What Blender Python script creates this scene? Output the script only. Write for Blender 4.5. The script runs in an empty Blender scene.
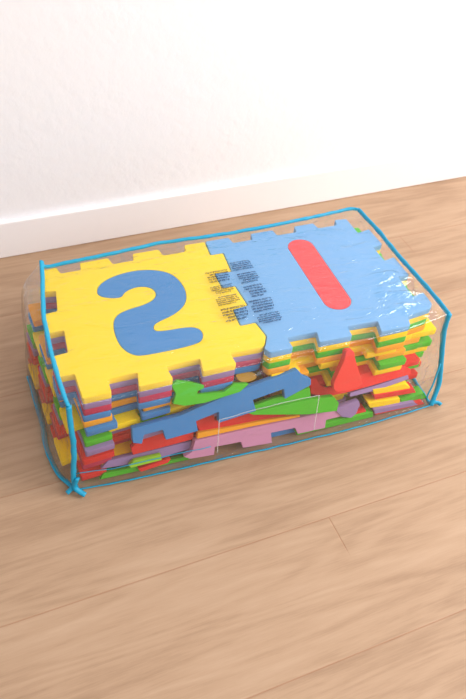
import bpy, bmesh, math, random
from mathutils import Vector, Matrix, noise
rnd = random.Random(7)
S = bpy.context.scene
COL = S.collection

# ------------------------------------------------------------------ helpers
def link(name, me, mat=None, parent=None, smooth=False):
    o = bpy.data.objects.new(name, me); COL.objects.link(o)
    if mat: me.materials.append(mat)
    if parent: o.parent = parent
    if smooth:
        for p in me.polygons: p.use_smooth = True
    return o

def tag(o, label, cat, group=None):
    o['label'] = label; o['category'] = cat
    if group: o['group'] = group
    return o

def empty(name, loc):
    e = bpy.data.objects.new(name, None); COL.objects.link(e)
    e.location = loc; e.empty_display_size = .05
    return e

def curve_prism(name, loops, z0, z1, mat, parent=None, bevel=.0007, mtx=None):
    """filled outline (first loop outer, others holes), extruded from z0 to z1 with small bevels"""
    cu = bpy.data.curves.new(name, 'CURVE'); cu.dimensions = '2D'; cu.fill_mode = 'BOTH'
    for lp in loops:
        sp = cu.splines.new('POLY'); sp.points.add(len(lp) - 1)
        for i, (x, y) in enumerate(lp): sp.points[i].co = (x, y, 0, 1)
        sp.use_cyclic_u = True
    h = (z1 - z0) / 2
    cu.extrude = h - bevel; cu.bevel_depth = bevel; cu.bevel_resolution = 1; cu.offset = -bevel
    tmp = bpy.data.objects.new('tmp', cu); COL.objects.link(tmp)
    dg = bpy.context.evaluated_depsgraph_get(); dg.update()
    me = bpy.data.meshes.new_from_object(tmp.evaluated_get(dg))
    bpy.data.objects.remove(tmp); bpy.data.curves.remove(cu)
    me.materials.clear()
    me.transform(Matrix.Translation((0, 0, z0 + h)))
    if mtx: me.transform(mtx)
    me.name = name
    o = link(name, me, mat, parent)
    return o

def smooth_loop(pts, n=2):
    for _ in range(n):                      # Chaikin corner cutting
        q = []
        for i in range(len(pts)):
            a, b = pts[i], pts[(i + 1) % len(pts)]
            q.append((.75 * a[0] + .25 * b[0], .75 * a[1] + .25 * b[1]))
            q.append((.25 * a[0] + .75 * b[0], .25 * a[1] + .75 * b[1]))
        pts = q
    return pts

def round_corners(pts, r=.0022):
    q = []
    n = len(pts)
    for i in range(n):
        p, a, b = Vector(pts[i]), Vector(pts[i - 1]), Vector(pts[(i + 1) % n])
        da, db = (a - p), (b - p)
        ra, rb = min(r, da.length * .4), min(r, db.length * .4)
        A = p + da.normalized() * ra; B = p + db.normalized() * rb
        for t in (0, .5, 1):
            v = A.lerp(p, t).lerp(p.lerp(B, t), t); q.append((v.x, v.y))
    return q

# ------------------------------------------------------------------ materials
def newmat(name):
    m = bpy.data.materials.new(name); m.use_nodes = True
    nt = m.node_tree; nt.nodes.clear()
    return m, nt, nt.nodes.new, nt.links.new

def principled(name, col, rough=.8, bump=.0, scale=600, spec=.3, vary=.06):
    m, nt, N, L = newmat(name)
    out = N('ShaderNodeOutputMaterial'); b = N('ShaderNodeBsdfPrincipled')
    b.inputs['Roughness'].default_value = rough
    b.inputs['Specular IOR Level'].default_value = spec
    tc = N('ShaderNodeTexCoord'); nz = N('ShaderNodeTexNoise')
    nz.inputs['Scale'].default_value = scale; nz.inputs['Detail'].default_value = 3
    L(tc.outputs['Object'], nz.inputs['Vector'])
    mx = N('ShaderNodeMix'); mx.data_type = 'RGBA'
    c = Vector(col)
    mx.inputs[6].default_value = (*(c * (1 - vary)), 1); mx.inputs[7].default_value = (*(c * (1 + vary)), 1)
    L(nz.outputs['Fac'], mx.inputs[0]); L(mx.outputs[2], b.inputs['Base Color'])
    if bump:
        bp = N('ShaderNodeBump'); bp.inputs['Strength'].default_value = bump; bp.inputs['Distance'].default_value = .001
        L(nz.outputs['Fac'], bp.inputs['Height']); L(bp.outputs[0], b.inputs['Normal'])
    L(b.outputs[0], out.inputs[0])
    return m

def srgb(r, g, b):
    f = lambda c: (c / 255 / 12.92) if c <= 10 else ((c / 255 + .055) / 1.055) ** 2.4
    return (f(r), f(g), f(b))

RGB = dict(yellow=(252, 212, 0), blue=(58, 130, 190), crimson=(190, 42, 80), red=(222, 44, 38), scarlet=(240, 66, 56), green=(74, 182, 30),
           lime=(150, 205, 40), orange=(246, 164, 30), lilac=(150, 122, 168), pink=(206, 142, 176), ochre=(190, 140, 40),
           skyblue=(112, 168, 216), coral=(245, 62, 66), grape=(150, 60, 92), amber=(250, 190, 8), grey=(150, 150, 178))
M = {k: principled('foam_' + k, srgb(*v), .82, .35, 900) for k, v in RGB.items()}
M['piping'] = principled('blue_piping', srgb(0, 152, 190), .45, .3, 1500, .5)
M['ink'] = principled('navy_ink', srgb(14, 26, 78), .6, 0, 300)
M['weld'] = None
M['skirt'] = principled('white_satin_paint', srgb(243, 238, 238), .45, .05, 60, .4, .01)

def wall_mat():
    m, nt, N, L = newmat('white_textured_wall')
    out = N('ShaderNodeOutputMaterial'); b = N('ShaderNodeBsdfPrincipled')
    b.inputs['Base Color'].default_value = (*srgb(240, 238, 240), 1); b.inputs['Roughness'].default_value = .9
    tc = N('ShaderNodeTexCoord'); n1 = N('ShaderNodeTexNoise'); n2 = N('ShaderNodeTexNoise'); n3 = N('ShaderNodeTexVoronoi')
    n1.inputs['Scale'].default_value = 70; n1.inputs['Detail'].default_value = 4
    n2.inputs['Scale'].default_value = 9; n3.inputs['Scale'].default_value = 38
    for n in (n1, n2, n3): L(tc.outputs['Object'], n.inputs['Vector'])
    a = N('ShaderNodeMath'); a.operation = 'MULTIPLY'; L(n1.outputs['Fac'], a.inputs[0]); L(n2.outputs['Fac'], a.inputs[1])
    a2 = N('ShaderNodeMath'); a2.operation = 'ADD'; L(a.outputs[0], a2.inputs[0])
    a3 = N('ShaderNodeMath'); a3.operation = 'MULTIPLY'; a3.inputs[1].default_value = -.25
    L(n3.outputs['Distance'], a3.inputs[0]); L(a3.outputs[0], a2.inputs[1])
    bp = N('ShaderNodeBump'); bp.inputs['Strength'].default_value = .35; bp.inputs['Distance'].default_value = .004
    L(a2.outputs[0], bp.inputs['Height']); L(bp.outputs[0], b.inputs['Normal']); L(b.outputs[0], out.inputs[0])
    return m

PL_W, SEAM0, PL_L, JOINT0 = .2157, -.4300, 1.31, .351
ROWSHIFT = .6163
def floor_mat():
    m, nt, N, L = newmat('light_oak_planks')
    out = N('ShaderNodeOutputMaterial'); b = N('ShaderNodeBsdfPrincipled')
    tc = N('ShaderNodeTexCoord'); sx = N('ShaderNodeSeparateXYZ'); L(tc.outputs['Object'], sx.inputs[0])
    def mt(op, a, b_=None, c=None):
        n = N('ShaderNodeMath'); n.operation = op
        for i, v in enumerate((a, b_, c)):
            if v is None: continue
            if isinstance(v, (int, float)): n.inputs[i].default_value = v
            else: L(v, n.inputs[i])
        return n.outputs[0]
    v = mt('DIVIDE', mt('SUBTRACT', sx.outputs[1], SEAM0), PL_W)
    row = mt('FLOOR', v); fv = mt('FRACT', v)
    u = mt('DIVIDE', mt('SUBTRACT', mt('SUBTRACT', sx.outputs[0], JOINT0), mt('MULTIPLY_ADD', mt('GREATER_THAN', row, 3.5), 1.05, mt('MULTIPLY', row, ROWSHIFT))), PL_L)
    colm = mt('FLOOR', u); fu = mt('FRACT', u)
    # distance to seams in metres
    dv = mt('MULTIPLY', mt('MINIMUM', fv, mt('SUBTRACT', 1, fv)), PL_W)
    du = mt('MULTIPLY', mt('MINIMUM', fu, mt('SUBTRACT', 1, fu)), PL_L)
    seam = mt('MINIMUM', dv, mt('ADD', du, mt('MULTIPLY', mt('MAXIMUM', mt('SUBTRACT', .74, fv), 0), .014)))
    sm = N('ShaderNodeMapRange'); sm.inputs['From Min'].default_value = .0003; sm.inputs['From Max'].default_value = .0016
    L(seam, sm.inputs['Value'])
    idn = mt('MULTIPLY', row, 7.31)
    wn = N('ShaderNodeTexWhiteNoise'); wn.noise_dimensions = '1D'; L(idn, wn.inputs['W'])
    # grain coordinates: stretched along the plank, shifted per plank
    cx = N('ShaderNodeCombineXYZ')
    L(mt('MULTIPLY', sx.outputs[0], 1.0), cx.inputs[0]); L(mt('ADD', sx.outputs[1], mt('MULTIPLY', wn.outputs['Value'], 5)), cx.inputs[1]); L(idn, cx.inputs[2])
    def stretched(sxx, syy, scale, detail=5, rough=.6, dist=0.0):
        mp = N('ShaderNodeMapping'); mp.inputs['Scale'].default_value = (sxx, syy, 1); L(cx.outputs[0], mp.inputs[0])
        nz = N('ShaderNodeTexNoise'); nz.inputs['Scale'].default_value = scale; nz.inputs['Detail'].default_value = detail
        nz.inputs['Roughness'].default_value = rough; nz.inputs['Distortion'].default_value = dist
        L(mp.outputs[0], nz.inputs['Vector']); return nz.outputs['Fac']
    fine = stretched(1, 26, 16, 8, .75)
    mid = stretched(1, 8, 5.0, 6, .62, .12)
    big = stretched(1, 3.5, 2.0, 3, .5, .1)
    # cathedral rings
    mp = N('ShaderNodeMapping'); mp.inputs['Scale'].default_value = (.35, 3.2, 1); L(cx.outputs[0], mp.inputs[0])
    nr = N('ShaderNodeTexNoise'); nr.inputs['Scale'].default_value = 3.0; nr.inputs['Detail'].default_value = 2; L(mp.outputs[0], nr.inputs['Vector'])
    rings = mt('SINE', mt('MULTIPLY', nr.outputs['Fac'], 85))
    rings = mt('MULTIPLY', mt('ADD', rings, 1), .5)
    g = mt('ADD', mt('MULTIPLY', fine, .36), mt('ADD', mt('MULTIPLY', mid, .42), mt('ADD', mt('MULTIPLY', big, .42), mt('MULTIPLY', mt('MULTIPLY', rings, mid), .16))))
    g = mt('ADD', g, mt('MULTIPLY', mt('SUBTRACT', wn.outputs['Value'], .5), .10))
    cr = N('ShaderNodeValToRGB'); L(g, cr.inputs[0])
    e = cr.color_ramp.elements
    e[0].position = .40; e[0].color = (*srgb(*FLOOR[0]), 1)
    e[1].position = .95; e[1].color = (*srgb(*FLOOR[2]), 1)
    e2 = e.new(.64); e2.color = (*srgb(*FLOOR[1]), 1)
    mx = N('ShaderNodeMix'); mx.data_type = 'RGBA'; mx.inputs[6].default_value = (*srgb(160, 112, 80), 1)
    L(mt('ADD', mt('MULTIPLY', sm.outputs[0], .6), .4), mx.inputs[0]); L(cr.outputs[0], mx.inputs[7]); L(mx.outputs[2], b.inputs['Base Color'])
    b.inputs['Roughness'].default_value = .48; b.inputs['Specular IOR Level'].default_value = .35
    bp = N('ShaderNodeBump'); bp.inputs['Strength'].default_value = .3; bp.inputs['Distance'].default_value = .0015
    L(mt('ADD', mt('MULTIPLY', fine, .3), sm.outputs[0]), bp.inputs['Height']); L(bp.outputs[0], b.inputs['Normal'])
    L(b.outputs[0], out.inputs[0])
    return m
FLOOR = [(150, 117, 90), (180, 147, 118), (196, 164, 136)]

def film_mat(name, base=.09, edge=.75, haze=.010, rough=.07, bump=1.0, tint=(.985, .99, .99)):
    """clear PVC film: see-through, mirror-like at grazing angles, faintly milky"""
    m, nt, N, L = newmat(name)
    out = N('ShaderNodeOutputMaterial')
    tr = N('ShaderNodeBsdfTransparent'); tr.inputs[0].default_value = (*tint, 1)
    gl = N('ShaderNodeBsdfGlossy'); gl.inputs['Roughness'].default_value = rough
    df = N('ShaderNodeBsdfDiffuse'); df.inputs[0].default_value = (.9, .92, .95, 1)
    tc = N('ShaderNodeTexCoord')
    def nz(scale, sc, detail=3, dist=0, rot=0):
        mp = N('ShaderNodeMapping'); mp.inputs['Scale'].default_value = sc; mp.inputs['Rotation'].default_value = (0, 0, rot)
        L(tc.outputs['Object'], mp.inputs[0])
        n = N('ShaderNodeTexNoise'); n.inputs['Scale'].default_value = scale; n.inputs['Detail'].default_value = detail
        n.inputs['Distortion'].default_value = dist; L(mp.outputs[0], n.inputs[0]); return n.outputs['Fac']
    a = nz(9, (1, 3, 1), 3, 1.5, .6); c = nz(28, (1, 2.5, 1), 2, 2.0, -.5)
    r1 = N('ShaderNodeMath'); r1.operation = 'ADD'; L(a, r1.inputs[0])
    r2 = N('ShaderNodeMath'); r2.operation = 'MULTIPLY'; r2.inputs[1].default_value = .3; L(c, r2.inputs[0]); L(r2.outputs[0], r1.inputs[1])
    bp = N('ShaderNodeBump'); bp.inputs['Strength'].default_value = bump; bp.inputs['Distance'].default_value = .0075
    L(r1.outputs[0], bp.inputs['Height']); L(bp.outputs[0], gl.inputs['Normal'])
    lw = N('ShaderNodeLayerWeight'); lw.inputs[0].default_value = .5; L(bp.outputs[0], lw.inputs['Normal'])
    pw = N('ShaderNodeMath'); pw.operation = 'POWER'; pw.inputs[1].default_value = 4.5; L(lw.outputs['Facing'], pw.inputs[0])
    ma = N('ShaderNodeMath'); ma.operation = 'MULTIPLY_ADD'; ma.inputs[1].default_value = edge; ma.inputs[2].default_value = base
    ma.use_clamp = True; L(pw.outputs[0], ma.inputs[0])
    m1 = N('ShaderNodeMixShader'); m1.inputs[0].default_value = haze; L(tr.outputs[0], m1.inputs[1]); L(df.outputs[0], m1.inputs[2])
    m2 = N('ShaderNodeMixShader'); L(ma.outputs[0], m2.inputs[0]); L(m1.outputs[0], m2.inputs[1]); L(gl.outputs[0], m2.inputs[2])
    L(m2.outputs[0], out.inputs[0])
    return m
M['film'] = film_mat('clear_plastic_film')
M['weld'] = film_mat('plastic_weld', .16, .6, .22, .25, .1)

# ------------------------------------------------------------------ room
PYAW = .0221
def struct(o): o['kind'] = 'structure'; return o
def quad_box(name, x0, x1, y0, y1, z0, z1, mat, bevel=0):
    bm = bmesh.new(); bmesh.ops.create_cube(bm, size=1)
    for v in bm.verts:
        v.co = ((x0 + x1) / 2 + v.co.x * (x1 - x0), (y0 + y1) / 2 + v.co.y * (y1 - y0), (z0 + z1) / 2 + v.co.z * (z1 - z0))
    if bevel:
        bmesh.ops.bevel(bm, geom=[e for e in bm.edges if abs(e.verts[0].co.x - e.verts[1].co.x) > 1], offset=bevel, segments=3, affect='EDGES', profile=.5)
    me = bpy.data.meshes.new(name); bm.to_mesh(me); bm.free()
    o = link(name, me, mat); o.rotation_euler.z = PYAW
    return struct(o)
quad_box('floor', -4.0, 4.5, -3.2, .66, -.05, 0, floor_mat())
quad_box('wall_back', -4.0, 4.5, .6357, .78, -.05, 2.6, wall_mat())
quad_box('baseboard_back', -4.0, 4.5, .6217, .6357, 0, .0925, M['skirt'], .003)

# ------------------------------------------------------------------ foam tiles
T = .01385; TH = .0136; Z0 = .0022
def zlay(k): return Z0 + k * T

YOUT = [(0, -.010), (.044, -.010), (.045, .018), (.092, .018), (.086, -.011), (.141, -.011), (.138, .018), (.195, .018), (.190, -.010), (.247, -.010),
        (.245, .016), (.298, .013), (.306, .016), (.317, .035), (.312, .070), (.284, .070), (.286, .112), (.315, .115), (.312, .168), (.288, .169), (.288, .211), (.320, .208),
        (.324, .262), (.299, .262), (.302, .303), (.262, .304), (.258, .285), (.215, .285), (.211, .304), (.162, .304), (.159, .285), (.120, .285),
        (.116, .304), (.064, .303), (.062, .284), (.026, .284), (.022, .302), (-.004, .300),
        (-.018, .244), (.009, .241), (.002, .190), (-.022, .188), (-.027, .141), (.003, .142), (-.001, .091), (-.028, .089), (-.027, .043), (-.001, .043)]
BOUT = [(.303, .0095), (.309, -.003), (.350, -.003), (.349, .022), (.404, .020), (.398, -.004), (.459, -.006), (.461, .018), (.519, .014), (.512, -.012),
        (.570, -.012), (.576, .010), (.592, .016), (.591, .038), (.616, .030), (.618, .028), (.617, .026), (.600, .024), (.603, .034), (.594, .040), (.592, .088), (.618, .090), (.618, .141), (.595, .143), (.595, .180), (.622, .182),
        (.625, .252), (.600, .254), (.603, .300), (.580, .303), (.576, .286), (.535, .286), (.532, .304), (.490, .304), (.487, .286), (.446, .286), (.443, .304),
        (.397, .304), (.394, .286), (.354, .286), (.351, .304), (.304, .304),
        (.3005, .263), (.3255, .263), (.3215, .207), (.2895, .210), (.2895, .170), (.3135, .169), (.3165, .114), (.2875, .111), (.2855, .0715), (.3135, .0715), (.3185, .035), (.308, .0155)]
BOUT = BOUT[:11] + [(.578, .011), (.604, .014), (.630, .017), (.638, .026), (.639, .058), (.614, .053), (.616, .110), (.639, .108), (.638, .164), (.615, .159), (.613, .203), (.636, .205),
        (.634, .257), (.606, .251), (.605, .300)] + BOUT[BOUT.index((.580, .303)):]

TWO = [(.073, .214), (.084, .200), (.112, .192), (.120, .205), (.140, .213), (.160, .210), (.172, .198), (.171, .180), (.152, .166), (.105, .160), (.086, .146), (.079, .118), (.080, .080), (.094, .055), (.115, .049),
       (.200, .049), (.216, .060), (.219, .080), (.204, .093), (.150, .095), (.142, .103), (.148, .116), (.190, .128), (.216, .150), (.226, .185), (.218, .228), (.190, .250), (.150, .258), (.110, .252), (.082, .236)]
def capsule(x0, x1, y0, y1, sk=0):
    r = (x1 - x0) / 2; cx = (x0 + x1) / 2; pts = []
    for i in range(17):
        a = math.pi + math.pi * i / 16; pts.append((cx + r * math.cos(a), y0 + r + r * math.sin(a) * .9))
    for i in range(17):
        a = math.pi * i / 16; pts.append((cx + sk + r * math.cos(a), y1 - r + r * math.sin(a) * .9))
    return pts
ONE = capsule(.448, .500, .056, .266, .002)

def inset(pts, d):
    """shrink a ccw loop by d"""
    q = []; n = len(pts)
    for i in range(n):
        a, p, b = Vector(pts[i - 1]), Vector(pts[i]), Vector(pts[(i + 1) % n])
        e1, e2 = (p - a).normalized(), (b - p).normalized()
        nn = Vector((-(e1.y + e2.y), e1.x + e2.x))
        if nn.length < 1e-6: nn = Vector((-e1.y, e1.x))
        nn.normalize(); q.append(tuple(p + nn * d))
    return q

Ztop = .2096
def top_tile(outer, hole, mat, nmat, label, group):
    base = (sum(p[0] for p in outer) / len(outer), sum(p[1] for p in outer) / len(outer), Ztop - TH)
    t = empty('foam_tile', base)
    sh = lambda L: [(x - base[0], y - base[1]) for x, y in L]
    curve_prism('tile_body', [round_corners(sh(outer), .003), sh(hole)], 0, TH, mat, t, .0009)
    n = curve_prism('numeral', [sh(inset(hole, .0005))], 0, TH + .0002, nmat, t, .0008)
    tag(t, label, 'foam tile', group)
    return t, n
TWO_S = smooth_loop(TWO, 3)
ty, n2 = top_tile(YOUT, TWO_S, M['yellow'], M['blue'], 'bright yellow jigsaw foam tile holding the blue numeral 2, on top at the left', 'foam tiles under the numeral 2')
tb, n1 = top_tile(BOUT, ONE, M['skyblue'], M['coral'], 'light blue jigsaw foam tile holding the red numeral 1, on top at the right', 'foam tiles under the numeral 1')
n2['label'] = 'blue numeral 2'; n1['label'] = 'red numeral 1'

def tile_outline(B=.287, H=.270, dl=.022, dr=.022, df=.026, db=.022, par=0, fl=.003, wv=0, rpar=None):
    pts = []
    def side(p0, ux, uy, L, d, first):
        # ux along the side, outward normal = (uy,-ux)
        n = (uy, -ux); c = L / 6; out = []
        for k in range(6):
            tab = (k % 2 == first)
            if tab:
                a, b = k * c - (wv * vr.uniform(-.4, 1) if k else 0), (k + 1) * c + (wv * vr.uniform(-.6, 1) if k < 5 else 0)
                for s, dd in ((a + fl / 2, 0), (a - fl / 2, d), (b + fl / 2, d), (b - fl / 2, 0)):
                    s = max(0.0, s) if k == 0 else s
                    out.append((p0[0] + ux * s + n[0] * dd, p0[1] + uy * s + n[1] * dd))
        return out
    pts += side((0, 0), 1, 0, B, df, par)
    pts.append((B, 0)) if par == 0 else None
    pts += side((B, 0), 0, 1, H, dr, par if rpar is None else rpar)
    pts += side((B, H), -1, 0, B, db, par)
    pts += side((0, H), 0, -1, H, dl, par)
    # drop duplicates
    q = []
    for p in pts:
        if not q or (Vector(p) - Vector(q[-1])).length > 1e-4: q.append(p)
    if (Vector(q[0]) - Vector(q[-1])).length < 1e-4: q.pop()
    return q

vr = random.Random(21)
def stack_tile(k, color, side, dx, dy, rot, label, group, par=0):
    if par == 2:            # lies exactly under the top tile and is cut like it
        src = [(x, max(y, .2995) if y > .28 and k == 13 else y) for x, y in YOUT] if side == 'L' else [((.643 if k == 12 else .650) - (.639 - x) * .12, y) if x > .602 and y > .04 and k < 13 else (x, y) for x, y in BOUT]
        bx, by = (.15, .15) if side == 'L' else (.46, .15)
        o = curve_prism('foam_tile', [round_corners([(x - bx, y - by) for x, y in src], .003)], 0, TH, M[color], None, .0010)
        o.location = (bx + dx, by + dy, zlay(k)); o.rotation_euler.z = math.radians(rot)
        return tag(o, label, 'foam tile', group)

    """one hidden tile of a stack: body placed from its front inner corner"""
    if side == 'L':
        o2 = tile_outline(dl=.022, dr=.010, par=par, wv=.009, df=.026 + vr.uniform(-.006, .004)); piv = (.287, 0); base = (.290 + dx, .016 + dy)
    else:
        o2 = tile_outline(dl=.010, dr=(.059 if k > 1 else .046) - dx + vr.uniform(-.009, .002), par=par, rpar=(1 if k in (2, 6, 9) else 0), wv=.009, df=(.026 if k not in (9, 10) else .017) + vr.uniform(-.006, .004)); piv = (0, 0); base = (.313 + dx, .016 + dy)
    o2 = [(x - piv[0], y - piv[1]) for x, y in o2]
    o = curve_prism('foam_tile', [round_corners(o2, .003)], 0, TH, M[color], None, .0010)
    o.location = (base[0], base[1], zlay(k)); o.rotation_euler.z = math.radians(rot)
    return tag(o, label, 'foam tile', group)

ORD = ['lowest', 'second lowest', 'third from the floor', 'fourth from the floor', 'fifth from the floor', 'sixth from the floor', 'seventh from the floor', 'middle one',
       'seventh from the top', 'sixth from the top', 'fifth from the top', 'fourth from the top', 'third from the top', 'second from the top']
NICE = dict(grape='plum', crimson='crimson', amber='amber yellow', grey='grey lilac', skyblue='light blue')
# (colour, dx, dy, rotation, tab phase) from the floor up
LEFT = [('green', -.022, .006, 2.6, 0), ('red', -.024, .002, 2.8, 0), ('yellow', -.026, .012, 3.6, 1), ('crimson', -.020, .010, 3.2, 0), ('red', -.018, .007, 3.6, 0), ('red', -.016, .009, 3.4, 0),
        ('lilac', -.013, .007, 4.2, 0), ('green', -.011, .010, 3.9, 0), ('yellow', -.010, .009, 3.3, 1), ('blue', -.007, .009, 3.4, 0),
        ('orange', -.008, .009, 2.5, 0), ('blue', -.003, -.001, 0, 2), ('crimson', -.001, 0.0, 0, 2), ('lilac', -.0005, .0003, 0, 2)]
RIGHT = [('green', .026, .006, -.2, 0), ('lilac', .034, .004, -.4, 0), ('yellow', .026, .006, -.2, 0), ('red', .036, .004, -.4, 1), ('yellow', .026, .002, -.9, 0),
         ('green', .034, .006, -.6, 1), ('red', .028, .008, -.8, 1), ('yellow', .026, .000, -1.0, 0), ('green', .026, -.004, -.6, 0), ('orange', .028, -.001, -.5, 0),
         ('yellow', .003, -.003, -.3, 0), ('orange', .001, -.001, 0, 2), ('green', .0005, .000, 0, 2), ('yellow', .0005, .0003, 0, 2)]
for k, (c, dx, dy, rot, par) in enumerate(LEFT):
    stack_tile(k, c, 'L', dx, dy, rot, f'{NICE.get(c, c)} foam tile in the left stack under numeral 2, {ORD[k]}', 'foam tiles under the numeral 2', par)
for k, (c, dx, dy, rot, par) in enumerate(RIGHT):
    stack_tile(k, c, 'R', dx, dy, rot, f'{NICE.get(c, c)} foam tile in the right stack under numeral 1, {ORD[k]}', 'foam tiles under the numeral 1', par)

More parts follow.
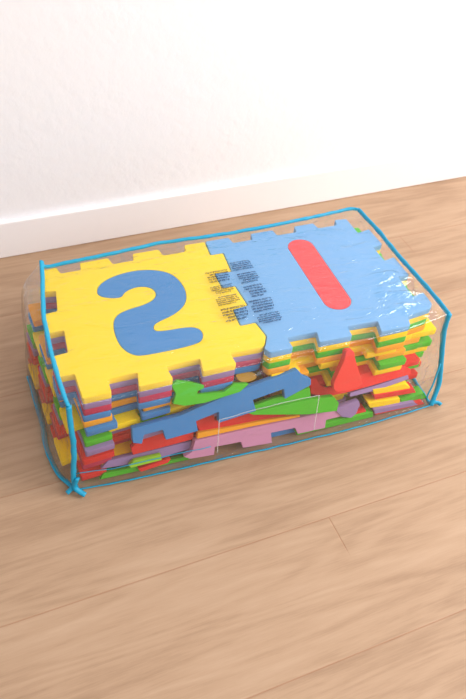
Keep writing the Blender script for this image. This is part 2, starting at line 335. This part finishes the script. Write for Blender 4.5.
# ------------------------------------------------------------------ loose strips and inserts pushed in front of the stacks
PIECES = [
('border_strip', 'blue', 0.012, (0.0679, -0.034, 0.1032), (0.0, -0.9292, 0.3697), [(0.0016, 0.026), (0.0819, 0.0282), (0.1701, 0.0464), (0.2946, 0.061), (0.3037, 0.0472), (0.3188, 0.0377), (0.3186, 0.026), (0.2688, 0.0112), (0.2676, 0.0311), (0.2101, 0.0246), (0.2145, 0.002), (0.1471, -0.0032), (0.1487, 0.0177), (0.1079, 0.0115), (0.1096, -0.0083), (0.0542, -0.01), (0.0512, 0.0101), (0.0194, 0.0096), (0.0142, -0.006), (0.0, 0.0)]) , # a x 0.068 0.387 y -0.038 -0.011 z 0.094 0.16
('border_strip', 'green', 0.011, (0.1385, -0.02, 0.1623), (0.0, -0.853, 0.5219), [(0.0019, 0.0292), (0.0126, 0.0343), (0.034, 0.0267), (0.0547, 0.0176), (0.0538, 0.0118), (0.0434, 0.01), (0.0408, 0.0038), (0.0864, -0.002), (0.1051, 0.0075), (0.1308, 0.0015), (0.1136, -0.0085), (0.0521, -0.0128), (0.0186, -0.0097), (-0.0002, -0.0016), (0.007, 0.0136)]) , # b x 0.138 0.269 y -0.027 -0.002 z 0.151 0.192
('border_strip', 'green', 0.011, (0.2804, -0.026, 0.0998), (0.0, -0.9023, 0.4311), [(0.0006, 0.0075), (0.0495, 0.0123), (0.0627, 0.0128), (0.1089, 0.0148), (0.1099, -0.0068), (0.0711, -0.0067), (-0.0023, -0.0052)]) , # c1 x 0.278 0.39 y -0.029 -0.02 z 0.094 0.113
('border_strip', 'green', 0.011, (0.2768, -0.034, 0.1025), (0.0, -0.9507, 0.3102), [(-0.0091, 0.0025), (0.073, -0.0017), (0.1095, -0.0034), (0.1549, -0.0093), (0.1655, -0.0249), (0.1621, -0.0411), (0.1042, -0.0324), (-0.0001, -0.0041)]) , # c2 x 0.268 0.442 y -0.047 -0.033 z 0.063 0.105
('border_strip', 'red', 0.011, (0.4224, -0.024, 0.0822), (0.0, -0.7507, 0.6606), [(-0.0257, 0.0115), (-0.0228, 0.0382), (-0.0111, 0.0374), (-0.0057, 0.0234), (0.0086, 0.0146), (0.0442, 0.0213), (0.105, 0.0264), (0.1698, 0.0198), (0.1814, 0.0115), (0.1798, 0.0023), (0.1003, -0.0007), (0.0401, -0.0019), (0.0, 0.0)]) , # d x 0.397 0.604 y -0.025 0.001 z 0.081 0.111
('letter_insert', 'scarlet', 0.011, (0.4385, -0.04, 0.111), (0.0, -0.9707, 0.2402), [(0.0043, 0.0662), (0.0042, 0.0785), (0.0077, 0.0816), (0.0175, 0.0802), (0.0218, 0.0751), (0.0239, 0.0634), (0.036, 0.0289), (0.0429, 0.0099), (0.0428, 0.0013), (0.0362, -0.0034), (0.0182, -0.0039), (0.0002, -0.0022), (-0.009, 0.0014), (-0.0136, 0.0102), (-0.0134, 0.0208), (-0.0061, 0.04)]) , # e x 0.425 0.481 y -0.041 -0.02 z 0.107 0.19
('border_strip', 'pink', 0.011, (0.1615, -0.04, 0.0238), (0.0, -0.9707, 0.2402), [(0.0143, 0.038), (0.1154, 0.0331), (0.2122, 0.0286), (0.3138, 0.0262), (0.3189, 0.0154), (0.3009, 0.0068), (0.2657, 0.0079), (0.2649, -0.0106), (0.2098, -0.0077), (0.2031, 0.0084), (0.1558, 0.0115), (0.1583, -0.0125), (0.1021, -0.006), (0.0983, 0.009), (0.0498, 0.0132), (0.0475, -0.0043), (0.0037, 0.0011), (-0.0068, 0.0091), (0.008, 0.0155)]) , # g x 0.155 0.48 y -0.043 -0.031 z 0.012 0.061
('border_strip', 'lilac', 0.011, (0.4588, -0.04, 0.0336), (0.0, -0.9707, 0.2402), [(-0.0181, 0.0215), (0.0331, 0.025), (0.0362, 0.0149), (0.0296, -0.0041), (0.0197, -0.0106), (0.0002, -0.0024)]) , # g2 x 0.441 0.495 y -0.043 -0.034 z 0.023 0.058
('border_strip', 'red', 0.011, (0.0699, -0.022, 0.0534), (0.0, -0.9292, 0.3697), [(-0.0016, 0.0144), (0.024, 0.0286), (0.0554, 0.0314), (0.1079, 0.0266), (0.1074, 0.0006), (0.0468, 0.0001), (0.0, -0.0)]) , # h x 0.068 0.178 y -0.022 -0.01 z 0.053 0.083
('border_strip', 'lilac', 0.01, (0.0128, -0.024, 0.0381), (0.0, -0.9292, 0.3697), [(0.0153, 0.0133), (0.0871, 0.0117), (0.1617, 0.0101), (0.1567, -0.0048), (0.0849, -0.0079), (0.0019, 0.0014)]) , # i x 0.015 0.174 y -0.027 -0.019 z 0.031 0.05
('border_strip', 'lime', 0.009, (0.0624, -0.036, 0.0413), (0.0, -0.9292, 0.3697), [(-0.003, 0.0029), (0.0064, 0.0101), (0.0528, 0.0081), (0.0534, -0.0022), (-0.0002, -0.0019)]) , # j x 0.059 0.116 y -0.037 -0.032 z 0.039 0.051
('border_strip', 'red', 0.009, (0.0797, -0.034, 0.0161), (0.0, -0.9292, 0.3697), [(-0.0043, 0.0075), (0.0491, 0.0117), (0.0543, 0.0101), (0.0482, 0.0037), (0.0, 0.0)]) , # k x 0.075 0.134 y -0.034 -0.03 z 0.016 0.027
('border_strip', 'green', 0.009, (0.0103, -0.026, 0.0036), (0.0, -0.9707, 0.2402), [(0.0081, 0.0109), (0.0667, 0.0065), (0.1235, 0.0009), (0.1788, 0.001), (0.1784, -0.0082), (0.0, 0.0)]) , # l x 0.01 0.189 y -0.028 -0.023 z -0.004 0.014
('border_strip', 'red', 0.011, (0.1955, -0.026, 0.0606), (0.0, -0.9023, 0.4311), [(-0.0142, 0.0347), (0.0199, 0.0352), (0.0206, 0.0235), (0.108, 0.0258), (0.1514, 0.0146), (0.1523, -0.0016), (0.1063, 0.0026), (0.0463, 0.0049), (-0.008, 0.01)]) , # n x 0.181 0.348 y -0.027 -0.011 z 0.059 0.092
('border_strip', 'orange', 0.009, (0.1849, -0.03, 0.0643), (0.0, -0.9292, 0.3697), [(-0.0027, 0.0108), (0.055, 0.0055), (0.1147, 0.0021), (0.188, -0.0056), (0.1879, -0.0097), (0.0917, -0.0037), (-0.0054, -0.0004)]) , # n2 x 0.179 0.373 y -0.034 -0.026 z 0.055 0.074
('border_strip', 'lilac', 0.01, (0.5354, -0.03, 0.0695), (0.0, -0.853, 0.5219), [(-0.0619, 0.0089), (-0.0035, 0.0106), (0.061, 0.0153), (0.0627, 0.007), (-0.0042, 0.001), (-0.0625, 0.0013)]) , # s x 0.473 0.598 y -0.029 -0.022 z 0.07 0.083
('border_strip', 'yellow', 0.022, (0.5208, -0.036, 0.0295), (0.0, -0.9988, 0.0499), [(-0.0078, 0.0165), (0.064, 0.0048), (0.0683, -0.0121), (-0.0, 0.0)]) , # E1 x 0.513 0.589 y -0.037 -0.035 z 0.017 0.046
('border_strip', 'yellow', 0.018, (0.5246, -0.03, 0.0619), (0.0, -0.9988, 0.0499), [(-0.0049, 0.0123), (0.0651, 0.0059), (0.0794, -0.0068), (0.081, -0.0128), (0.0003, -0.0015)]) , # E2 x 0.52 0.606 y -0.031 -0.029 z 0.049 0.074
('border_strip', 'red', 0.02, (0.5281, -0.033, 0.0497), (0.0, -0.9988, 0.0499), [(-0.0046, 0.011), (0.0844, 0.0011), (0.0926, -0.0127), (0.0003, -0.0015)]) , # E3 x 0.524 0.621 y -0.034 -0.032 z 0.037 0.061
('border_strip', 'green', 0.022, (0.5897, -0.036, 0.0166), (0.0, -0.9988, 0.0499), [(-0.0007, 0.0115), (0.0499, 0.0144), (0.0619, -0.0037), (0.0024, -0.0008)]) , # E4 x 0.589 0.652 y -0.036 -0.035 z 0.013 0.031
('border_strip', 'lilac', 0.026, (0.536, -0.042, 0.0162), (0.0, -0.9988, 0.0499), [(-0.0091, 0.0116), (0.0807, 0.0035), (0.0932, -0.0093), (-0.004, -0.0014)]) , # E5 x 0.527 0.629 y -0.042 -0.041 z 0.007 0.028
('border_strip', 'red', 0.02, (0.4662, -0.036, 0.0081), (0.0, -0.9988, 0.0499), [(-0.0022, 0.0121), (0.0476, 0.0171), (0.0502, 0.0049), (0.0025, -0.0023)]) , # E6 x 0.464 0.516 y -0.036 -0.035 z 0.006 0.025
('border_strip', 'blue', 0.014, (0.271, -0.028, -0.0059), (0.0, -0.9988, 0.0499), [(-0.0068, 0.014), (0.113, 0.0083), (0.1151, -0.0068), (-0.0058, -0.0006)]) , # E7 x 0.264 0.386 y -0.028 -0.027 z -0.013 0.008
('border_strip', 'green', 0.024, (0.3784, -0.04, 0.0021), (0.0, -0.9988, 0.0499), [(-0.0097, 0.0122), (0.1496, 0.0082), (0.153, -0.0074), (-0.0079, -0.0013)]) , # E8 x 0.369 0.531 y -0.04 -0.039 z -0.005 0.014
('border_strip', 'red', 0.026, (0.5418, -0.042, 0.002), (0.0, -0.9988, 0.0499), [(-0.0112, 0.0111), (0.0927, 0.0038), (0.103, -0.0084), (-0.0084, -0.0013)]) , # E9 x 0.531 0.645 y -0.042 -0.041 z -0.006 0.013
('number_insert', 'ochre', 0.01, (0.2729, 0.004, 0.1471), (0.0, -0.5026, 0.8645), [(-0.015, 0.0105), (-0.0085, 0.0143), (0.0044, 0.0149), (0.0176, 0.0102), (0.023, 0.0036), (0.0193, -0.0027), (0.0058, -0.0049), (-0.0095, -0.0014)]) , # t x 0.258 0.296 y -0.0 0.017 z 0.145 0.155
]
PL = ['long blue toothed border strip slanting across the front of the bag',
      'bright green bone-shaped border strip end poking out below the yellow top tile',
      'green border strip directly below the right end of the blue one',
      'green border strip with a blunt right end, at the middle above the pink strip',
      'long red border strip lying behind the red pear-shaped insert',
      'red pear-shaped insert standing under the front edge of the light blue tile',
      'long pale pink toothed border strip low on the front near the floor',
      'short lilac strip end just right of the pale pink strip',
      'red border strip showing under the left end of the long blue strip',
      'lilac border strip low on the left of the front, under the red strip',
      'short lime green strip end low on the left of the front',
      'short red strip end under the lime green one near the floor',
      'dark green strip lowest at the left of the front, on the bag floor',
      'orange red border strip between the long blue strip and the pale pink strip',
      'thin orange strip edge just above the pale pink strip',
      'lilac strip edge below the long red strip at the right',
      'thick yellow foam strip end low at the right, above the lowest lilac one',
      'yellow foam strip end just under the lilac edge at the right',
      'red foam strip end between the two yellow strip ends at the right',
      'green foam strip end beside the lower yellow one at the right',
      'lilac foam strip end second from the floor at the right',
      'red foam strip end right of the pink strip, near the floor',
      'blue foam strip edge seen through the notch of the pink strip',
      'long green foam strip on the bag floor right of the pink strip',
      'red foam strip end lowest at the right, by the bag floor',
      'ochre round foam insert deep in the gap between the two stacks']
for (nm, c, th, P0, nv, pts), lab in zip(PIECES, PL):
    n = Vector(nv).normalized(); e1 = Vector((1, 0, 0)); e1 = (e1 - n * e1.dot(n)).normalized(); e2 = n.cross(e1)
    # keep counter-clockwise
    ar = sum(pts[i - 1][0] * pts[i][1] - pts[i][0] * pts[i - 1][1] for i in range(len(pts)))
    if ar < 0: pts = pts[::-1]
    lp = smooth_loop(pts, 1 if 'letter' in nm else 2) if nm != 'border_strip' else round_corners(pts, .0012)
    o = curve_prism(nm, [lp], -th, 0, M[c], None, .0006)
    mw = Matrix((( e1.x, e2.x, n.x, P0[0]), (e1.y, e2.y, n.y, P0[1]), (e1.z, e2.z, n.z, P0[2]), (0, 0, 0, 1)))
    zmin = min((mw @ v.co).z for v in o.data.vertices)
    if zmin < .003: mw = Matrix.Translation((0, 0, .003 - zmin)) @ mw
    o.matrix_world = mw
    tag(o, lab, 'foam insert' if 'insert' in nm else 'foam strip', None if 'insert' in nm else 'loose border strips at the front of the bag')

# ------------------------------------------------------------------ the bag
bag = empty('storage_bag', (.31, .14, 0))
tag(bag, 'clear plastic storage bag with turquoise piping, packed full of colourful foam tiles', 'bag')
OFF = Vector((.31, .14, 0))
def resample(pts, n):
    P = [Vector(p) for p in pts]
    # Catmull-Rom, uniform in arc length
    d = []
    for i in range(len(P) - 1):
        a = P[max(i - 1, 0)]; b = P[i]; c = P[i + 1]; e = P[min(i + 2, len(P) - 1)]
        for j in range(12):
            t = j / 12
            d.append(.5 * ((2 * b) + (c - a) * t + (2 * a - 5 * b + 4 * c - e) * t * t + (3 * b - a - 3 * c + e) * t ** 3))
    d.append(P[-1])
    L = [0]
    for i in range(1, len(d)): L.append(L[-1] + (d[i] - d[i - 1]).length)
    out = []; j = 0
    for i in range(n + 1):
        s = L[-1] * i / n
        while j < len(L) - 2 and L[j + 1] < s: j += 1
        t = (s - L[j]) / max(L[j + 1] - L[j], 1e-9); out.append(d[j].lerp(d[j + 1], min(max(t, 0), 1)))
    return out
NX, NY, NZ = 200, 100, 64
T00 = (-.023, -.022, .214); T10 = (.647, -.012, .216); T11 = (.638, .313, .217); T01 = (-.001, .308, .224)
B00 = (-.030, -.028, .006); B10 = (.654, -.050, .006); B11 = (.655, .328, .006); B01 = (-.050, .328, .006)
E = {
 'tf': [T00, (.03, -.024, .212), (.15, -.024, .213), (.30, -.020, .213), (.45, -.024, .213), (.57, -.022, .215), T10],
 'tb': [T01, (.006, .303, .2145), (.063, .306, .214), (.138, .310, .214), (.217, .316, .214), (.294, .313, .214), (.375, .311, .214), (.483, .313, .215), (.575, .318, .216), (.622, .320, .217), T11],
 'tl': [T00, (-.025, .002, .2150), (-.0265, .055, .2150), (-.0255, .122, .2150), (-.0225, .17, .2150), (-.016, .219, .2155), (-.006, .275, .2175), T01],
 'tr': [T10, (.648, .069, .215), (.645, .155, .214), (.645, .233, .215), T11],
 'bf': [B00, (.06, -.036, .005), (.239, -.044, .004), (.475, -.053, .004), B10],
 'bb': [B01, (.2, .335, .004), (.45, .335, .004), B11],
 'bl': [B00, (-.052, .012, .005), (-.060, .070, .004), (-.058, .13, .004), (-.060, .212, .004), (-.060, .267, .004), B01],
 'br': [B10, (.662, .08, .004), (.664, .22, .004), B11],
 'v00': [B00, (-.032, -.026, .032), (-.025, -.027, .110), (-.024, -.026, .16), T00],
 'v10': [B10, (.668, -.034, .05), (.660, -.024, .107), (.648, -.016, .175), T10],
 'v11': [B11, (.655, .325, .10), T11],
 'v01': [B01, (-.048, .31, .05), (-.036, .305, .15), (-.020, .305, .200), T01],
}
C = {k: resample(v, dict(t=NX, b=NX, v=NZ)[k[0]] if k[1] in 'fb' or k[0] == 'v' else NY) for k, v in E.items()}
def coons(c0, c1, d0, d1, disp):
    """c0,c1 run along u at v=0,1; d0,d1 run along v at u=0,1"""
    nu, nv = len(c0) - 1, len(d0) - 1; G = []
    for j in range(nv + 1):
        v = j / nv; row = []
        for i in range(nu + 1):
            u = i / nu
            p = c0[i] * (1 - v) + c1[i] * v + d0[j] * (1 - u) + d1[j] * u \
                - (c0[0] * (1 - u) * (1 - v) + c0[-1] * u * (1 - v) + c1[0] * (1 - u) * v + c1[-1] * u * v)
            if 0 < i < nu and 0 < j < nv: p = p + disp(u, v, p)
            row.append(p)
        G.append(row)
    return G
def bump_uv(u, v): return (math.sin(math.pi * u) * math.sin(math.pi * v)) ** .45
def wr(p, s, seed=0): return noise.noise(Vector((p.x * s[0] + seed, p.y * s[1], p.z * s[2])))
def ridge(p, s, seed=0): return (1 - abs(wr(p, s, seed)) * 2) ** 3 if abs(wr(p, s, seed)) < .5 else 0
def crum(p):       # how crumpled the film is: the slack right end most, the corners a little
    a = max(0, min(1, (p.x - .53) / .08)); b = max(0, 1 - (Vector((p.x, p.y, 0)) - Vector((.60, .03, 0))).length / .13)
    c = max(0, 1 - (Vector((p.x, p.y, 0)) - Vector((0, 0, 0))).length / .07)
    return min(1, .35 * a + b + .4 * c)
def d_top(u, v, p):
    w = min(1, min(u, 1 - u) * 14) * min(1, min(v, 1 - v) * 8)
    c = crum(p)
    # radiating tension folds from the corners
    ang = math.atan2(p.y - .33, p.x + .02); r = math.hypot(p.y - .33, p.x + .02)
    f = .0004 * math.sin(ang * 46 + r * 6) * max(0, 1 - r / .35)
    ang2 = math.atan2(p.y - .02, p.x - .66); f += .0006 * math.sin(ang2 * 40 + wr(p, (12, 12, 1)) * 3) * max(0, 1 - math.hypot(p.y - .02, p.x - .66) / .35)
    z = .0018 + .0006 * wr(p, (9, 14, 1)) + f + c * (.0070 * ridge(p, (9, 34, 1), 3) + .0060 * ridge(p, (16, 60, 1), 9))
    # the film sags over the gap right of the tile
    dz = (z - p.z + .2125) * w if u < .985 else z * w
    return Vector((0, 0, max(dz, .2122 - p.z)))
def d_front(u, v, p):
    b = bump_uv(u, v)
    rt = max(0, (p.x - .57) / .08)
    y = -.0105 * b + .001 * wr(p, (7, 1, 20)) - .0015 * ridge(p, (9, 1, 30), 5) * b -rt * (.011 * ridge(p, (26, 1, 12), 2) + .010 * ridge(p, (40, 1, 26), 12)) - .003 * ridge(p, (16, 1, 14), 8) * max(0, 1 - abs(p.z - .18) / .05)
    return Vector((0, y * min(1, min(u, 1 - u) * 12) * min(1, min(v, 1 - v) * 10), 0))
def d_back(u, v, p): return Vector((0, .012 * bump_uv(u, v) + .001 * wr(p, (9, 1, 20)), 0))
def d_left(u, v, p):
    out = .010 * max(0, min(1, (p.y + .005) / .2)) + .006
    ex = out * min(1, (1 - v) * 26) * max(0, min(1, (v - .5) / .35)) * min(1, u * 12) * min(1, (1 - u) * 16)
    return Vector((-ex - .006 * bump_uv(u, v) - .0025 * ridge(p, (1, 18, 9), 4) * bump_uv(u, v), 0, 0))
def d_right(u, v, p): return Vector((.012 * min(1, (1 - v) * 10) * min(1, v * 2) * min(1, u * 10) * min(1, (1 - u) * 10) + .006 * bump_uv(u, v) + .004 * ridge(p, (1, 14, 30), 6) * bump_uv(u, v), 0, 0))
faces = {
 'top': coons(C['tf'], C['tb'], C['tl'], C['tr'], d_top),
 'front': coons(C['bf'], C['tf'], C['v00'], C['v10'], d_front),
 'back': coons(C['bb'], C['tb'], C['v01'], C['v11'], d_back),
 'left': coons(C['bl'], C['tl'], C['v00'], C['v01'], d_left),
 'right': coons(C['br'], C['tr'], C['v10'], C['v11'], d_right),
 'bottom': coons(C['bf'], C['bb'], C['bl'], C['br'], lambda u, v, p: Vector((0, 0, .0012 - p.z))),
}
bm = bmesh.new()
for k, G in faces.items():
    V = [[bm.verts.new(p - OFF) for p in r] for r in G]
    for j in range(len(G) - 1):
        for i in range(len(G[0]) - 1):
            bm.faces.new((V[j][i], V[j][i + 1], V[j + 1][i + 1], V[j + 1][i]))
bmesh.ops.remove_doubles(bm, verts=bm.verts[:], dist=1e-5)
bmesh.ops.recalc_face_normals(bm, faces=bm.faces[:])
me = bpy.data.meshes.new('plastic_film'); bm.to_mesh(me); bm.free()
film = link('plastic_film', me, M['film'], bag, True); film['label'] = 'clear glossy plastic film'

def ribbon(name, pts, r1, r2, mat, wide=None, wob=.0006, seed=0):
    """tube of elliptical section following pts; r1 along 'wide', r2 across"""
    bm = bmesh.new(); rings = []; n = len(pts)
    for i, p in enumerate(pts):
        t = (pts[min(i + 1, n - 1)] - pts[max(i - 1, 0)]).normalized()
        w = Vector(wide) if wide else Vector((0, 0, 1))
        w = (w - t * w.dot(t)).normalized(); b = t.cross(w)
        k = 1 + .18 * noise.noise(Vector((i * .23, seed, 0)))
        q = p + (w * noise.noise(Vector((i * .11, seed, 3))) + b * noise.noise(Vector((i * .13, seed, 7)))) * wob
        rings.append([bm.verts.new(q - OFF + w * math.cos(a) * r1 * k + b * math.sin(a) * r2 * k) for a in [math.tau * j / 10 for j in range(10)]])
    for i in range(n - 1):
        for j in range(10): bm.faces.new((rings[i][j], rings[i][(j + 1) % 10], rings[i + 1][(j + 1) % 10], rings[i + 1][j]))
    bm.faces.new(rings[0][::-1]); bm.faces.new(rings[-1])
    bmesh.ops.recalc_face_normals(bm, faces=bm.faces[:])
    me = bpy.data.meshes.new(name); bm.to_mesh(me); bm.free()
    return link(name, me, mat, bag, True)
SP = {'tf': None,
      'tb': ((0, .5, 1), .0036), 'tl': ((-.8, 0, .8), .0046), 'tr': ((.7, 0, .8), .0043),
      'bf': ((0, -1, 1), .0022), 'bb': ((0, 1, 1), .003), 'bl': ((-1, 0, .4), .0048), 'br': ((1, 0, .5), .0034),
      'v00': ((-1, -.6, 0), .0052), 'v10': ((1, -.5, 0), .0050)}
for i, (k, s) in enumerate(SP.items()):
    if s is None: continue
    pp = C[k]
    if k[0] == 'b': pp = [Vector((p.x, p.y, max(p.z, s[1] + .0012))) for p in pp]
    if k == 'bl': pp = pp[:int(len(pp) * .78)]
    rb = ribbon('piping', pp, s[1], s[1] * .62, M['piping'], s[0], .0009, i * 3.1)
# the loose tape ends sticking out at the near bottom corners
ribbon('tape_end', resample([(-.026, -.030, .040), (-.032, -.030, .018), (-.026, -.036, .010), (-.018, -.043, .0058)], 14), .0045, .0028, M['piping'], (1, .3, 0), 0, 4)
ribbon('tape_end', resample([(-.030, -.022, .012), (-.038, -.027, .010), (-.046, -.030, .0062)], 10), .0042, .003, M['piping'], (0, 1, .3), 0, 6)
ribbon('tape_end', resample([(.656, -.047, .010), (.668, -.050, .009), (.674, -.054, .0058)], 8), .0045, .003, M['piping'], (0, 0, 1), 0, 8)
ribbon('tape_end', resample([(.655, -.045, .01), (.640, -.046, .03), (.648, -.040, .06), (.660, -.026, .10)], 14), .0018, .0014, M['piping'], (1, 0, 0), 0, 9)
# welded seams of the film
def front_y(x, z):
    best = None
    for r in faces['front']:
        for p in r:
            d = (p.x - x) ** 2 + (p.z - z) ** 2
            if best is None or d < best[0]: best = (d, p.y)
    return best[1]
def weld(pts, r, mat, n=24):
    pp = resample([(x, 0, z) for x, z in pts], n)
    pp = [Vector((p.x, front_y(p.x, p.z) - .0008, p.z)) for p in pp]
    return ribbon('welded_seam', pp, r, .0004, mat, (0, 0, 1) if abs(pts[0][0] - pts[-1][0]) > .03 else (1, 0, 0), 0)
weld([(-.026, .050), (.05, .052), (.12, .054), (.20, .052)], .0011, M['piping'])
for a in ([(.212, .118), (.30, .120), (.395, .118)], [(.212, .118), (.213, .03)], [(.395, .118), (.397, .03)]): weld(a, .0011, M['weld'])

# printed small text on the top film: two columns of tiny lines of characters
def top_pt(x, y):
    G = faces['top']; nv = len(G) - 1; nu = len(G[0]) - 1
    v = min(max((y - .018 * -1 - .0) / .334, 0), .999); j = int(v * nv)
    u = min(max((x + .02) / .665, 0), .999); i = int(u * nu)
    z = max(G[jj][ii].z for jj in range(max(j - 2, 0), min(j + 3, nv)) for ii in range(max(i - 2, 0), min(i + 3, nu)))
    return Vector((x, y, z + .0007))
bm = bmesh.new()
def glyph(x, y, w, h, z, dx):
    # a tiny letter: stem, bar and foot
    k = rnd.random()
    segs = [((0, 0), (.28, 1))]
    if k < .7: segs.append(((.2, .72), (1, 1)))
    if k > .3: segs.append(((.2, .36), (.9, .6)))
    if k > .5: segs.append(((.2, 0), (1, .22)))
    if rnd.random() < .45: segs.append(((.72, 0), (1, 1)))
    for (a0, b0), (a1, b1) in segs:
        q = [(x + a * w + b * h * dx, y + b * h) for a, b in ((a0, b0), (a1, b0), (a1, b1), (a0, b1))]
        bm.faces.new([bm.verts.new(Vector((px, py, z)) - OFF) for px, py in q])
def block(xa, xb, y0, y1, nl, dense=1.0):
    pitch = (y1 - y0) / nl
    for l in range(nl):
        y = y0 + pitch * (l + .15); h = pitch * .62; sx = (y - .06) * .03
        x = xa + sx + (0 if rnd.random() < .75 else .006); end = xb + sx - (rnd.random() * .012 if l == 0 else rnd.random() * .002)
        z = max(top_pt(a, y).z for a in (xa, (xa + xb) / 2, xb))
        while x < end:
            wl = rnd.randint(2, 8)
            for _ in range(wl):
                if x > end: break
                glyph(x, y, .0019, h, z, .1); x += .0023
            x += .0011
for y0, y1, xa in [(.200, .226, .318), (.164, .193, .320), (.125, .158, .320), (.087, .120, .316), (.058, .082, .316)]: block(xa, .357, y0, y1, 5)
for y0, y1, xa, xb in [(.180, .212, .266, .306), (.150, .172, .262, .302), (.120, .144, .262, .302), (.078, .114, .262, .306)]: block(xa, xb, y0, y1, 5)
me = bpy.data.meshes.new('printed_text'); bm.to_mesh(me); bm.free()
pt = link('printed_text', me, M['ink'], bag); pt['label'] = 'dark blue small print in two columns'

# ------------------------------------------------------------------ light
W = bpy.data.worlds.new('daylight'); S.world = W; W.use_nodes = True
nt = W.node_tree; bg = nt.nodes['Background']
tc = nt.nodes.new('ShaderNodeTexCoord'); sp = nt.nodes.new('ShaderNodeSeparateXYZ'); cr = nt.nodes.new('ShaderNodeValToRGB')
mr = nt.nodes.new('ShaderNodeMapRange'); mr.inputs['From Min'].default_value = -1; mr.inputs['From Max'].default_value = 1
nt.links.new(tc.outputs['Generated'], sp.inputs[0]); nt.links.new(sp.outputs[0], mr.inputs['Value']); nt.links.new(mr.outputs[0], cr.inputs[0])
cr.color_ramp.elements[0].color = (.68, .68, .70, 1); cr.color_ramp.elements[1].color = (.98, .985, 1.0, 1)
nt.links.new(cr.outputs[0], bg.inputs[0]); bg.inputs[1].default_value = .72
def area(name, loc, target, size, power, col):
    l = bpy.data.lights.new(name, 'AREA'); l.shape = 'RECTANGLE'; l.size, l.size_y = size; l.energy = power; l.color = col
    o = bpy.data.objects.new(name, l); COL.objects.link(o); o.location = loc
    o.rotation_euler = (Vector(target) - Vector(loc)).to_track_quat('-Z', 'Y').to_euler(); return o
area('window_light', (2.4, -.9, 1.7), (.3, .1, .1), (1.8, 1.6), 80, (1, .985, .975))
area('window_light', (1.0, -2.6, 2.4), (.3, .4, .3), (1.8, 1.4), 20, (1, .985, .975))

# ------------------------------------------------------------------ camera
cam = bpy.data.cameras.new('camera'); co = bpy.data.objects.new('camera', cam); COL.objects.link(co)
r = Vector((0.9317265919009535, -0.3550096139382392, 0.07650968537418061)); u = Vector((0.20588044861013682, 0.689903983770249, 0.6940070129746736)); f = Vector((0.29916349848322504, 0.6308729406063968, -0.7158914261156611))
mw = Matrix(((r.x, u.x, -f.x, -0.0911586274), (r.y, u.y, -f.y, -0.7038208186), (r.z, u.z, -f.z, 1.0327), (0, 0, 0, 1)))
co.matrix_world = mw
cam.sensor_fit = 'VERTICAL'; cam.sensor_height = 36; cam.lens = 706.7232 / 699 * 36; cam.clip_start = .05
cam.dof.use_dof = True; cam.dof.focus_distance = 1.2; cam.dof.aperture_fstop = 8
S.camera = co
S.cycles.transparent_max_bounces = 24
S.view_settings.view_transform = 'Standard'; S.view_settings.look = 'None'; S.view_settings.gamma = 1; S.view_settings.exposure = .12
